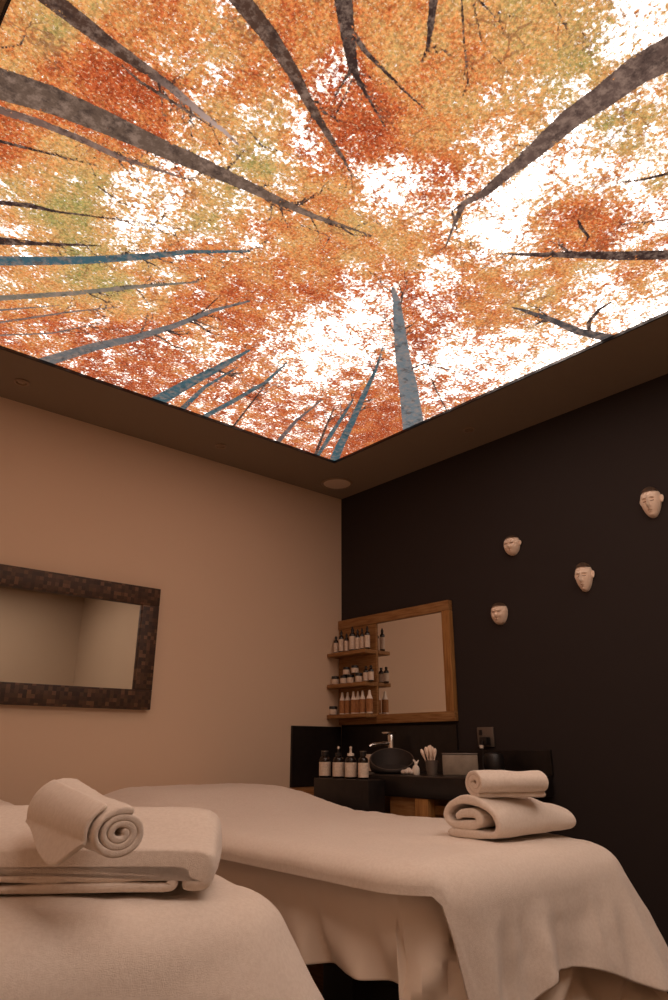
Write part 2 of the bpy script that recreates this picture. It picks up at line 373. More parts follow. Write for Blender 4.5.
def panel_mat():
    m = bpy.data.materials.new('backlit_forest_print'); m.use_nodes = True; nt = m.node_tree; N = nt.nodes; L = nt.links
    N.clear()
    out = N.new('ShaderNodeOutputMaterial'); em = N.new('ShaderNodeEmission'); L.new(em.outputs[0], out.inputs[0])
    em.inputs[1].default_value = PANEL_STRENGTH
    tc = N.new('ShaderNodeTexCoord')
    def attr(nm):
        a = N.new('ShaderNodeAttribute'); a.attribute_name = nm; return a
    def noise(scale, detail=3, rough=.6, off=0):
        mp = N.new('ShaderNodeMapping'); mp.inputs['Location'].default_value = (off, off*.7, off*.3)
        L.new(tc.outputs['Object'], mp.inputs[0])
        x = N.new('ShaderNodeTexNoise'); x.inputs['Scale'].default_value = scale; x.inputs['Detail'].default_value = detail
        x.inputs['Roughness'].default_value = rough; L.new(mp.outputs[0], x.inputs['Vector']); return x.outputs['Fac']
    def math_(op, a, b=None, c=None):
        x = N.new('ShaderNodeMath'); x.operation = op
        for i, v in enumerate((a, b, c)):
            if v is None: continue
            if isinstance(v, (int, float)): x.inputs[i].default_value = v
            else: L.new(v, x.inputs[i])
        return x.outputs[0]
    def rng(v, a, b, c=0, d=1):
        x = N.new('ShaderNodeMapRange'); x.interpolation_type = 'SMOOTHSTEP'
        for i, q in enumerate((v, a, b, c, d)):
            if isinstance(q, (int, float)): x.inputs[i].default_value = q
            else: L.new(q, x.inputs[i])
        return x.outputs[0]
    def mix(f, a, b, mode='MIX'):
        x = N.new('ShaderNodeMix'); x.data_type = 'RGBA'; x.blend_type = mode
        for i, q in ((0, f), (6, a), (7, b)):
            if isinstance(q, (int, float, tuple)): x.inputs[i].default_value = q
            else: L.new(q, x.inputs[i])
        return x.outputs[2]
    cover, hue, trunk, bark = attr('cover').outputs['Fac'], attr('hue').outputs['Fac'], attr('trunk').outputs['Fac'], attr('bark').outputs['Color']
    fine = noise(75, 4, .7); mid = noise(16, 3, .6, 3.1); grain = noise(150, 2, .6, 5.7)
    val = math_('ADD', math_('ADD', math_('MULTIPLY', fine, .50), math_('MULTIPLY', mid, .33)), math_('MULTIPLY', grain, .17))
    thr = math_('MULTIPLY_ADD', cover, -.215, .578)
    leaf = rng(math_('SUBTRACT', val, thr), -.02, .035)
    h = math_('ADD', hue, math_('ADD', math_('MULTIPLY_ADD', noise(9, 3, .6, 9.3), 1.0, -.5), math_('MULTIPLY_ADD', grain, .9, -.45)))
    cr = N.new('ShaderNodeValToRGB'); e = cr.color_ramp.elements
    e[0].position = 0; e[0].color = lin(160, 148, 84); e[1].position = 1; e[1].color = lin(160, 66, 36)
    for p, c in ((.22, (200, 160, 96)), (.42, (222, 160, 96)), (.62, (214, 128, 70)), (.8, (194, 94, 52))):
        x = e.new(p); x.color = lin(*c)
    L.new(h, cr.inputs[0])
    shade = rng(noise(105, 4, .75, 12.2), .32, .68, .5, 1.16)
    sc = N.new('ShaderNodeVectorMath'); sc.operation = 'SCALE'; L.new(cr.outputs[0], sc.inputs[0]); L.new(shade, sc.inputs[3])
    lit = mix(rng(noise(135, 3, .7, 16.4), .56, .68, 0, .75), sc.outputs[0], lin(238, 200, 160))
    gap = mix(rng(math_('SUBTRACT', thr, val), .02, .085), mix(rng(noise(60, 3, .6, 1.7), .4, .62), (1.05, .93, .88, 1), (1.0, .74, .54, 1)), (GAP, GAP*.82, GAP*.72, 1))
    col = mix(leaf, gap, lit)
    # dark twigs scattered through the crowns
    tw = N.new('ShaderNodeTexVoronoi'); tw.feature = 'DISTANCE_TO_EDGE'; tw.inputs['Scale'].default_value = 7
    wv = N.new('ShaderNodeVectorMath'); wv.operation = 'ADD'; nz = N.new('ShaderNodeTexNoise'); nz.inputs['Scale'].default_value = 9; nz.inputs['Detail'].default_value = 4
    L.new(tc.outputs['Object'], nz.inputs['Vector']); s2 = N.new('ShaderNodeVectorMath'); s2.operation = 'SCALE'; s2.inputs[3].default_value = .22
    L.new(nz.outputs['Color'], s2.inputs[0]); L.new(tc.outputs['Object'], wv.inputs[0]); L.new(s2.outputs[0], wv.inputs[1]); L.new(wv.outputs[0], tw.inputs['Vector'])
    twig = math_('MULTIPLY', rng(tw.outputs['Distance'], .012, .03, 1, 0), rng(noise(5, 3, .6, 21.), .5, .62, 0, .55))
    col = mix(twig, col, lin(112, 62, 44))
    # trunks
    edge = math_('ADD', trunk, math_('MULTIPLY_ADD', noise(130, 3, .6, 2.2), .008, -.004))
    tm = rng(edge, -.0015, .0015, 1, 0)
    over = rng(math_('ADD', val, math_('MULTIPLY', trunk, 2.5)), .56, .62, 1, 0)      # leaves in front of the thin ends
    tm = math_('MULTIPLY', tm, over)
    bk = mix(rng(noise(38, 4, .7, 7.7), .42, .68), bark, mix(.5, bark, lin(158, 130, 114)))
    bk = mix(rng(noise(24, 5, .75, 13.1), .5, .66, 0, .6), bk, lin(44, 34, 32))
    col = mix(tm, col, bk)
    L.new(col, em.inputs[0])
    return m
lp = thing('ceiling_light_panel', 'large backlit ceiling panel printed with autumn trees seen from below', 'light panel', ((PX0+PX1)/2, (PY0+PY1)/2, ZC))
pm = build_panel(); pm.materials.append(panel_mat())
po = bpy.data.objects.new('printed_panel', pm); COL.objects.link(po); po.parent = lp; po.location = (0, 0, .012)
bm = bmesh.new(); hx, hy = (PX1-PX0)/2, (PY1-PY0)/2
for a in ((-hx, -hx+.007, -hy, hy), (hx-.007, hx, -hy, hy), (-hx, hx, -hy, -hy+.007), (-hx, hx, hy-.007, hy)):
    box(bm, *a, -.001, .011)
obj('frame', bm, MT['black'], lp, False)
obj('backing_board', B(-hx, hx, -hy, hy, .04, .06), MT['white'], lp, False)

# ------------------------------------------------------------------ ceiling fittings
sp = thing('ceiling_speaker', 'round ceiling speaker with pale grille in the room corner', 'speaker', (2.45, 2.79, ZC))
obj('rim', lathe([(.088, 0), (.092, -.004), (.088, -.008), (.08, -.008), (.078, -.004)], 48), MT['trim'], sp)
obj('grille', lathe([(.078, -.001), (.078, -.005), (.05, -.0075), (0, -.009)], 48), MT['grille'], sp)
first = None
for (x, y, lb) in ((.68, 2.787, 'small unlit recessed downlight above the mosaic framed mirror, nearer left edge'),
                   (1.662, 2.79, 'small unlit recessed downlight over beige wall, between mirror and speaker'),
                   (2.46, 1.835, 'small unlit recessed downlight in ceiling border along dark wall')):
    if first is None:
        first = d = thing('recessed_downlight', lb, 'ceiling light', (x, y, ZC), 0, 'recessed downlights')
        obj('trim_ring', lathe([(.021, 0), (.03, -.001), (.031, -.004), (.022, -.005), (.019, -.0005)], 32), MT['trim'], d)
        obj('lens', lathe([(.019, -.0008), (.012, -.004), (0, -.005)], 24), MT['lens'], d)
    else: copy_thing(first, (x, y, ZC), lb)

# ------------------------------------------------------------------ mosaic framed mirror on the beige wall
mz0, mz1, mx0, mx1 = 1.211, 1.758, .10, 1.482
mr = thing('wall_mirror', 'wide rectangular mirror in brown wood mosaic frame on beige wall', 'mirror', ((mx0+mx1)/2, Y0-.002, (mz0+mz1)/2))
hw, hh, fw = (mx1-mx0)/2, (mz1-mz0)/2, .084
bm = bmesh.new()
for a in ((-hw, hw, hh-fw, hh), (-hw, hw, -hh, -hh+fw), (-hw, -hw+fw, -hh+fw, hh-fw), (hw-fw, hw, -hh+fw, hh-fw)):
    box(bm, a[0], a[1], -.032, 0, a[2], a[3], .003)
obj('frame', bm, MT['mosaic'], mr)
obj('glass', B(-hw+fw-.004, hw-fw+.004, -.016, -.008, -hh+fw-.004, hh-fw+.004), MT['mirror'], mr, False)

# ------------------------------------------------------------------ oak shelf mirror on the dark wall
sy0, sy1, sz0, sz1 = 2.158, 2.978, 1.172, 1.742
sm_ = thing('shelf_mirror', 'oak framed mirror with three small built-in shelves on dark wall', 'mirror', (X0-.001, (sy0+sy1)/2, sz0))
L_ = lambda y: y-(sy0+sy1)/2
H_ = sz1-sz0
gy1 = 2.675
obj('top_rail', B(-.03, 0, L_(sy0), L_(sy1), H_-.05, H_, bev=.002), MT['oak'], sm_)
obj('bottom_rail', B(-.03, 0, L_(sy0), L_(gy1), 0, .045, bev=.002), MT['oak'], sm_)
obj('stile', B(-.03, 0, L_(sy0), L_(sy0+.048), .045, H_-.05, bev=.002), MT['oak_v'], sm_)
obj('backboard', B(-.024, 0, L_(gy1), L_(sy1), 0, H_-.05), MT['oak'], sm_)
obj('glass', B(-.016, -.008, L_(sy0+.046), L_(gy1-.0005), .043, H_-.048), MT['mirror'], sm_, False)
SHZ = (1.549, 1.381, 1.222)
for z in SHZ:
    obj('shelf', B(-.112, -.024, L_(2.672), L_(sy1), z-.02-sz0, z-sz0, bev=.002), MT['oak'], sm_)

# ------------------------------------------------------------------ bottles and jars on the shelves
def bottle(name, label, cat, loc, r, h, kind, group):
    b = thing(name, label, cat, loc, 0, group); r *= 1.22 if kind == 'jar' else 1.12
    if kind == 'dropper':
        s = h*.66
        obj('body', lathe([(0, 0), (r*.9, 0), (r, .003), (r, s), (r*.9, s+.006), (r*.45, s+.012), (r*.42, s+.018)], 20), MT['amber'], b)
        obj('label', lathe([(r+.0002, s*.12), (r+.0008, s*.12), (r+.0008, s*.9), (r+.0002, s*.9)], 20), MT['label'], b)
        obj('dropper_cap', lathe([(0, s+.017), (r*.55, s+.017), (r*.55, s+.017+h*.1), (r*.32, s+.019+h*.11), (r*.3, h*.96), (0, h)], 16), MT['black'], b)
    elif kind == 'jar':
        s = h*.72
        obj('body', lathe([(0, 0), (r*.94, 0), (r, .003), (r, s-.002), (r*.9, s)], 24), MT['amber'], b)
        obj('label', lathe([(r+.0002, s*.1), (r+.0008, s*.1), (r+.0008, s*.93), (r+.0002, s*.93)], 24), MT['label'], b)
        obj('lid', lathe([(0, s+.0005), (r*1.03, s+.0005), (r*1.03, h-.002), (r*.98, h), (0, h)], 24), MT['black'], b)
    elif kind == 'lotion':
        s = h*.62
        obj('body', lathe([(0, 0), (r*.92, 0), (r, .003), (r, s), (r*.92, s+.004), (r*.5, h*.8), (r*.42, h*.86)], 20), MT['white'], b)
        obj('label', lathe([(r+.0002, s*.1), (r+.0008, s*.1), (r+.0008, s), (r+.0002, s)], 20), MT['label_tan'], b)
        obj('cap', lathe([(0, h*.85), (r*.46, h*.85), (r*.3, h*.985), (0, h)], 16), MT['white'], b)
    return b
XB = 2.58
def on_shelf(px, py, k, dx=0): 
    p = at(px, py, x=XB+dx); return (XB+dx, p.y, SHZ[k])
TOP = [(336, .0115, .096, 'shortest dropper bottle on the top shelf, leftmost against the beige wall'),
       (341.3, .0125, .122, 'second dark dropper bottle from the left on the top shelf'),
       (346.6, .0105, .100, 'slim short dropper bottle, third from left on top shelf'),
       (352.6, .0155, .130, 'widest and tallest dropper bottle in the middle of the top shelf'),
       (357.8, .011, .112, 'slim dropper bottle right of the widest bottle on top shelf'),
       (362.2, .0095, .116, 'narrowest dropper bottle, second from right on the top shelf'),
       (367.4, .0125, .120, 'dark dropper bottle standing rightmost on the top shelf')]
for px, r, h, lb in TOP:
    bottle('dropper_bottle', lb, 'bottle', on_shelf(px, 650, 0), r, h*1.06, 'dropper', 'dropper bottles on the top shelf')
JR = [(335.3, .0165, .046, 'low dark cream jar at the left end of the middle shelf'),
      (344, .0165, .046, 'low dark cream jar, second from left on the middle shelf'),
      (350.8, .0155, .046, 'low dark cream jar, third from left on the middle shelf'),
      (359, .0155, .05, 'low dark cream jar next to two tall bottles, middle shelf')]
for px, r, h, lb in JR:
    bottle('cream_jar', lb, 'jar', on_shelf(px, 683, 1), r, h, 'jar', 'cream jars on the middle shelf')
for px, base, lb in ((346.6, .0462, 'cream jar stacked on top at left, middle shelf'), (355, .0502, 'cream jar stacked on top at right, middle shelf')):
    p = on_shelf(px, 683, 1)
    bottle('cream_jar', lb, 'jar', (p[0], p[1], SHZ[1]+base), .0155, .042, 'jar', 'cream jars on the middle shelf')
for px, h, lb in ((366.1, .082, 'left one of two dark bottles side by side on middle shelf'), (371.2, .084, 'right one of two dark bottles side by side on middle shelf')):
    bottle('dark_bottle', lb, 'bottle', on_shelf(px, 683, 1), .0125, h, 'dropper', 'paired dark bottles on the middle shelf')
bottle('cream_jar', 'single dark cream jar alone at left end of bottom shelf', 'jar', on_shelf(333.3, 716, 2), .018, .046, 'jar', None)
LT = [(342.3, 'leftmost white lotion bottle with tan label beside the bottom shelf jar'), (347.8, 'second white lotion bottle from the left on bottom shelf'),
      (353.6, 'third white lotion bottle from the left on bottom shelf'), (358.2, 'third white lotion bottle from the right on bottom shelf'),
      (362.8, 'second white lotion bottle from the right on bottom shelf'), (369.8, 'rightmost white lotion bottle with tan label, set slightly apart, bottom shelf')]
for i, (px, lb) in enumerate(LT):
    bottle('lotion_bottle', lb, 'bottle', on_shelf(px, 714, 2, (0, .012, 0, .014, 0, 0)[i]), .0135 if i < 5 else .0155, .118, 'lotion', 'white lotion bottles on the bottom shelf')

# ------------------------------------------------------------------ vanity
CZ = .947
vn = thing('vanity', 'black stone washstand counter with oak base in the room corner', 'washstand', (2.45, 2.1, 0))
V = lambda x0, x1, y0, y1, z0, z1, **k: B(x0-2.45, x1-2.45, y0-2.1, y1-2.1, z0, z1, **k)
obj('counter_top', V(2.14, X0-.0155, 1.68, 2.47, CZ-.077, CZ, bev=.003), MT['blackstone'], vn)
struct('trim_1', B(2.30, X0-.015, Y0-.014, Y0-.0005, .866, 1.162, bev=.001), MT['blackstone'])
struct('trim_2', B(X0-.014, X0-.0005, 2.165, Y0-.0145, .866, 1.158, bev=.001), MT['blackstone'])
struct('trim_3', B(X0-.014, X0-.0005, 1.68, 2.1645, CZ+.0005, 1.045, bev=.001), MT['blackstone'])
AZ = .931
obj('sink_apron', V(2.045, 2.1395, 2.14, 2.482, .55, AZ, bev=.003), MT['blackstone'], vn)
obj('side_cabinet', V(2.26, 2.635, 2.515, Y0-.004, .06, .864, bev=.002), MT['oak'], vn)
obj('cabinet_panel', V(2.16, 2.62, 1.985, 2.135, .06, CZ-.078, bev=.002), MT['oak'], vn)
obj('leg', V(2.142, 2.2, 1.915, 1.982, 0, CZ-.078, bev=.003), MT['oak_v'], vn)
obj('leg', V(2.142, 2.2, 1.69, 1.75, 0, CZ-.078, bev=.003), MT['oak_v'], vn)
obj('rail', V(2.18, 2.2, 1.7505, 1.9145, .812, .846, bev=.002), MT['oak'], vn)
obj('plinth', V(2.2, 2.62, 2.14, 2.95, 0, .059), MT['black'], vn, False)

# basin
bc = at(392, 765, x=2.36)
bs = thing('vessel_basin', 'round dark stone vessel basin with high rear rim on counter', 'basin', (2.36, bc.y, CZ))
bm = bmesh.new(); SEG = 56
phi0 = math.atan2(bc.y, 2.36)
def rimh(a): return .060-.044*math.cos(a-(phi0+PI))
rows = []
for k, (fr, fz) in enumerate([(0, 0), (.75, 0), (.9, .12), (.98, .4), (1.0, .7), (.985, 1.0), (.92, 1.0), (.9, .7), (.82, .35), (.5, .16), (0, .12)]):
    rows.append([bm.verts.new((.102*fr*math.cos(2*PI*i/SEG), .102*fr*math.sin(2*PI*i/SEG),
                 fz*rimh(2*PI*i/SEG))) for i in range(SEG)])
for a, b in zip(rows, rows[1:]):
    for i in range(SEG): bm.faces.new((a[i], a[(i+1) % SEG], b[(i+1) % SEG], b[i]))
bmesh.ops.remove_doubles(bm, verts=bm.verts[:], dist=1e-5)
obj('bowl', bm, MT['basin'], bs)
obj('rim', tube([(.097*math.cos(2*PI*i/64), .097*math.sin(2*PI*i/64), rimh(2*PI*i/64)+.0006) for i in range(64)]+[(.097, 0.0005, rimh(0)+.0006)], .0022, 6), MT['basin_rim'], bs)
# faucet
fc = at(391.5, 760, x=2.575)
fa = thing('faucet', 'chrome basin tap with flat lever standing behind stone basin', 'tap', (2.575, fc.y, CZ))
obj('base', lathe([(0, 0), (.024, 0), (.024, .006), (.018, .01), (0, .01)], 24), MT['chrome'], fa)
obj('body', lathe([(.017, .01), (.017, .165), (.015, .17), (0, .17)], 24), MT['chrome'], fa)
obj('spout', tube([(-.01, .004, .128), (-.06, .02, .125), (-.1, .034, .12), (-.112, .038, .112)], [.011, .01, .0095, .009], 14), MT['chrome'], fa)
obj('lever', B(-.045, .02, -.02, .02, .171, .181, bev=.003), MT['chrome'], fa)

# four counter bottles
def counter_bottle(px, kind, lb, r=.0245, h=.100, x=2.092):
    p = at(px, 770, x=x)
    b = thing('toiletry_bottle', lb, 'bottle', (x, p.y, AZ), math.atan2(p.y, x)+PI, 'labelled toiletry bottles on the counter')
    obj('body', lathe([(0, 0), (r*.94, 0), (r, .003), (r, h*.74), (r*.85, h*.82), (r*.5, h*.86), (r*.48, h*.9)], 28), MT['amber'], b)
    lab = obj('label', lathe([(r+.0003, h*.08), (r+.0009, h*.08), (r+.0009, h*.64), (r+.0003, h*.64)], 28), MT['label'], b)
    if kind == 'cap':
        obj('cap', lathe([(0, h*.9), (r*.62, h*.9), (r*.62, h*1.06), (0, h*1.065)], 24), MT['black'], b)
        obj('cap_band', lathe([(0, h*1.066), (r*.66, h*1.066), (r*.66, h*1.1), (0, h*1.1)], 24), MT['steel'], b)
    else:
        col = obj('pump', lathe([(0, h*.9), (r*.6, h*.9), (r*.6, h*1.0), (r*.22, h*1.02), (r*.2, h*1.2), (0, h*1.2)], 20), MT['black' if kind == 'pump' else 'white'], b)
        obj('nozzle', tube([(-.008, 0, h*1.23), (.012, 0, h*1.235), (.028, 0, h*1.2)], [.006, .005, .0035], 10), MT['white'], col)
    return b
counter_bottle(324.8, 'cap', 'flat-capped dark bottle with pale label, leftmost on the black counter')
counter_bottle(338.5, 'pump', 'dark pump bottle with small white nozzle, left of the taller pump')
counter_bottle(350.8, 'pump_white', 'dark pump bottle with tall pale pump, right one of the two')
counter_bottle(363.3, 'cap', 'flat-capped dark bottle with narrow pale label, right of both pump bottles', r=.021)
p = at(371, 768, x=2.5)
hb = thing('soap_carton', 'small pale carton half hidden between last bottle and stone basin', 'carton', (2.5, p.y, CZ))
obj('box', B(-.02, .02, -.02, .02, 0, .075, bev=.002), MT['label'], hb); obj('flap', B(-.018, .018, -.018, .018, .0755, .077), MT['white'], hb)

# cotton, small spray, tumbler of spatulas, card block
p = at(407, 772, x=2.28)
ct = bmesh.new()
for (dx, dy, dz, r) in ((0, 0, .012, .014), (.004, -.02, .011, .013), (-.002, .018, .010, .012), (.006, -.006, .018, .012)):
    s = bmesh.ops.create_icosphere(ct, subdivisions=3, radius=r)['verts']
    for v in s:
        n_ = v.co.normalized(); v.co = v.co*(1+.18*mnoise.noise(n_*3+Vector((dx*90, dy*90, 0))))*1
        v.co.z *= .8; v.co += Vector((dx, dy, dz)); v.co.z = max(v.co.z, 0)
tag(obj('cotton_pad', ct, MT['cloth'], loc=(2.28, p.y, CZ)), 'low crumpled white cotton pad lying beside stone basin', 'cotton pad')
p = at(416, 772, x=2.30)
sb = thing('spray_bottle', 'tiny white bottle with forked top between cotton and spatula glass', 'bottle', (2.30, p.y, CZ), 1.0)
obj('body', lathe([(0, 0), (.014, 0), (.0155, .003), (.0155, .024), (.011, .034), (.007, .038)], 24), MT['white'], sb)
obj('nozzle', tube([(0, 0, .036), (0, .002, .05), (0, .010, .06)], [.006, .005, .003], 10), MT['white'], sb)
obj('trigger', tube([(0, -.002, .04), (0, -.009, .052), (0, -.013, .058)], [.005, .004, .0025], 10), MT['white'], sb)
p = at(432, 772, x=2.33)
gl = thing('tumbler', 'small metal tumbler holding pale spatulas on the counter', 'tumbler', (2.33, p.y, CZ))
obj('cup', lathe([(0, 0), (.022, 0), (.026, .058), (.0245, .058), (.0205, .003), (0, .003)], 32), MT['steel'], gl)
for i, (a, t, h, r) in enumerate(((2.2, .36, .102, .0075), (2.7, .17, .106, .0085), (3.6, .06, .112, .009), (1.3, .10, .110, .0085), (.3, .07, .106, .008), (4.9, .14, .100, .0075))):
    d = Vector((math.sin(t)*math.cos(a), math.sin(t)*math.sin(a), math.cos(t)))
    b0 = Vector((math.cos(a)*.006, math.sin(a)*.006, .006))
    s = obj('spatula', tube([b0, b0+d*h*.6, b0+d*h*.8, b0+d*h*.93, b0+d*h], [.0025, .003, r, r*.95, r*.4], 10), MT['clay'])
    s.location = (2.33, p.y, CZ)
    tag(s, ('pale spatula leaning far out left in the tumbler', 'pale spatula upright in the tumbler, in a tight bunch', 'pale spatula upright in the tumbler, in a tight bunch',
            'pale spatula upright in the tumbler, in a tight bunch', 'pale spatula upright in the tumbler, in a tight bunch', 'pale spatula upright in the tumbler, in a tight bunch')[i],
        'spatula', 'spatulas in the tumbler')
p = at(460.5, 770, x=2.42)
cb = thing('tissue_box', 'frosted grey rectangular box standing behind far towel stack', 'box', (2.42, p.y, CZ), math.atan2(p.y, 2.42))
obj('box', B(-.03, .03, -.073, .073, 0, .08, bev=.004), MT['frost'], cb); obj('lid', B(-.031, .031, -.074, .074, .0805, .086, bev=.002), MT['steel'], cb)
# wall socket with plug and lead
q = at(486.5, 737, x=X0)
so = thing('wall_socket', 'grey switched wall socket on dark wall above far towels', 'socket', (X0-.001, q.y, q.z))
obj('plate', B(-.008, 0, -.045, .045, -.042, .042, bev=.003), MT['steel'], so)
obj('rocker', B(-.012, -.0085, .016, .032, .008, .03, bev=.001), MT['black'], so)
pl = thing('power_plug', 'black plug with hanging lead pushed into wall socket', 'plug', (X0-.0095, q.y-.01, q.z-.018))
obj('plug_body', B(-.034, 0, -.02, .02, -.018, .018, bev=.005), MT['black'], pl)
obj('lead', tube([(-.034, 0, 0), (-.045, 0, -.012), (-.04, -.002, -.05), (-.05, -.006, -.095), (-.06, -.02, CZ-q.z+.018+.004)], .0035, 8), MT['black'], pl)
obj('cable_tag', B(-.048, -.04, -.008, .008, -.03, -.016, bev=.001), MT['white'], pl)
p = at(496, 770, x=2.56)
dv = thing('oil_warmer', 'small black appliance below the wall socket behind far towels', 'appliance', (2.55, p.y, CZ))
obj('body', lathe([(0, 0), (.04, 0), (.043, .006), (.043, .07), (.036, .084), (.012, .09), (0, .09)], 32), MT['black'], dv)
obj('base_ring', lathe([(.0432, .008), (.0445, .008), (.0445, .014), (.0432, .014)], 32), MT['steel'], dv)

# ------------------------------------------------------------------ clay face masks
def mask(label, px, py, wd, ht, kind, ears):
    c = at(px, py, x=X0)
    root = thing('face_mask', label, 'wall mask', (X0-.001, c.y, c.z), 0, 'clay face masks on the dark wall')
    # local frame: outwards -X, face right (photo right) = -Y
    NU, NV = 72, 88; bm = bmesh.new(); D = wd*.44
    def g(u, v, u0, v0, su, sv): return math.exp(-((u-u0)/su)**2-((v-v0)/sv)**2)
    def width(v):       # outline half width, v -1 chin .. 1 crown
        if kind == 'long':
            s = math.sqrt(max(0, 1-abs(v)**2.3)); return s*(.78+.22*sm(-.9, .3, v))
        s = math.sqrt(max(0, 1-abs(v)**2.6)); return s*(.86+.14*sm(-.9, .2, v))
    grid = []
    for j in range(NV+1):
        v = -1+2*j/NV; hw_ = width(v); row = []
        for i in range(NU+1):
            a = PI*i/NU; s = -math.cos(a)          # -1..1 across
            u = s*hw_
            z = math.sin(a)**.75*(hw_**.8 if hw_ > 0 else 0)*D
            yv = v*1.05
            b = 0
            if kind == 'long':
                b += .22*g(u, v, 0, -.08, .085, .34)+.16*g(u, v, 0, -.30, .15, .11)
                b += .07*(g(u, v, -.36, .24, .26, .07)+g(u, v, .36, .24, .26, .07))
                b -= .12*(g(u, v, -.36, .10, .20, .10)+g(u, v, .36, .10, .20, .10))
                b += .07*(g(u, v, -.36, .07, .17, .06)+g(u, v, .36, .07, .17, .06))
                b -= .07*(g(u, v, -.36, .015, .18, .025)+g(u, v, .36, .015, .18, .025))
                b += .08*(g(u, v, 0, -.52, .2, .05)+g(u, v, 0, -.63, .17, .05))-.08*g(u, v, 0, -.575, .2, .022)
                b += .07*g(u, v, 0, -.82, .2, .1)
                b -= .07*g(u, v, 0, .18, .08, .04)
            else:
                b += .14*g(u, v, 0, -.16, .12, .14)
                b -= .10*(g(u, v, -.36, .12, .24, .035)+g(u, v, .36, .12, .24, .035))
                b += .06*(g(u, v, -.36, .24, .26, .09)+g(u, v, .36, .24, .26, .09))
                b += .07*(g(u, v, -.5, -.25, .25, .2)+g(u, v, .5, -.25, .25, .2))
                b -= .12*g(u, v, 0, -.44, .11, .035); b += .06*g(u, v, 0, -.54, .14, .06)
            z += b*wd*.85*math.sin(a)**.5 if 0 < i < NU else 0
            row.append(bm.verts.new((-max(z, 0), -u*wd/2, v*ht/2)))
        grid.append(row)
    for j in range(NV):
        for i in range(NU):
            try: bm.faces.new((grid[j][i], grid[j][i+1], grid[j+1][i+1], grid[j+1][i]))
            except ValueError: pass
    bmesh.ops.remove_doubles(bm, verts=bm.verts[:], dist=1e-6)
    face = obj('face', bm, MT['clay'], root)
    # painted/incised lines: eyes and mouth follow the surface
    def onface(u, v):
        hw_ = width(v); s = max(-1, min(1, u/hw_)); a = math.acos(-s)
        return math.sin(a)**.75*hw_**.8*D
    for sgn in (-1, 1):
        pts = []
        for k in range(9):
            t = -1+2*k/8; u = sgn*.36+.17*t; v = (.02 if kind == 'long' else .115)-(.03*(1-t*t) if kind == 'long' else -.02*(1-t*t))
            pts.append((-(onface(u, v)-.012*wd), -u*wd/2, v*ht/2))
        obj('eye', tube(pts, wd*.012, 6), MT['eye'], root)
    pts = []
    mv = -.575 if kind == 'long' else -.44
    mw = .17 if kind == 'long' else .07
    for k in range(9):
        t = -1+2*k/8; u = mw*t
        pts.append((-(onface(u, mv)-.014*wd if kind == 'long' else onface(u, mv)-.03*wd), -u*wd/2, (mv-.01*t*t)*ht/2))
    obj('mouth', tube(pts, wd*(.014 if kind == 'long' else .022), 6), MT['eye'], root)
    # cap of dark hair over the crown
    hb_ = bmesh.new(); hv = .66 if kind == 'long' else (.66 if not ears else .72); G = []
    for j in range(17):
        v = hv+(1.0-hv)*j/16*.995; hw_ = width(v); row = []
        for i in range(41):
            a = PI*i/40; s = -math.cos(a)
            z = math.sin(a)**.75*hw_**.8*D*1.03+wd*.06*(1 if 0 < i < 40 else 0)
            vv = v-(.06*abs(s)**2 if j == 0 else 0)
            row.append(hb_.verts.new((-z, -s*hw_*wd/2*1.04, vv*ht/2+ht*.012*j/16)))
        G.append(row)
    for j in range(16):
        for i in range(40): hb_.faces.new((G[j][i], G[j][i+1], G[j+1][i+1], G[j+1][i]))
    hbo = obj('hair', hb_, MT['hair'], root)
    for sgn in ears:
        eb = bmesh.new(); s = bmesh.ops.create_uvsphere(eb, u_segments=20, v_segments=14, radius=1)['verts']
        for v in s:
            x, y, z = v.co
            dent = .35*math.exp(-((z-.1)/.5)**2-((y)/.5)**2) if x < 0 else 0
            v.co = Vector(((x+dent)*wd*.06-wd*.10, sgn*wd*(.535 if sgn < 0 else .43)+y*wd*.105*(1+.25*z), z*ht*.125+ht*.05))
        obj('ear', eb, MT['clay'], root)
    return root
mask('long pale clay face mask highest on the dark wall, at far right', 652, 503, .082, .128, 'long', (-1, 1))
mask('long pale clay face mask with closed eyes hanging second from right', 585, 577.5, .077, .124, 'long', (-1, 1))
mask('small round pale clay face mask with ears, upper of the left pair', 513, 546, .082, .094, 'round', (-1, 1))
mask('small round pale clay face mask without ears, lowest on the wall', 500.5, 614, .084, .100, 'round', ())

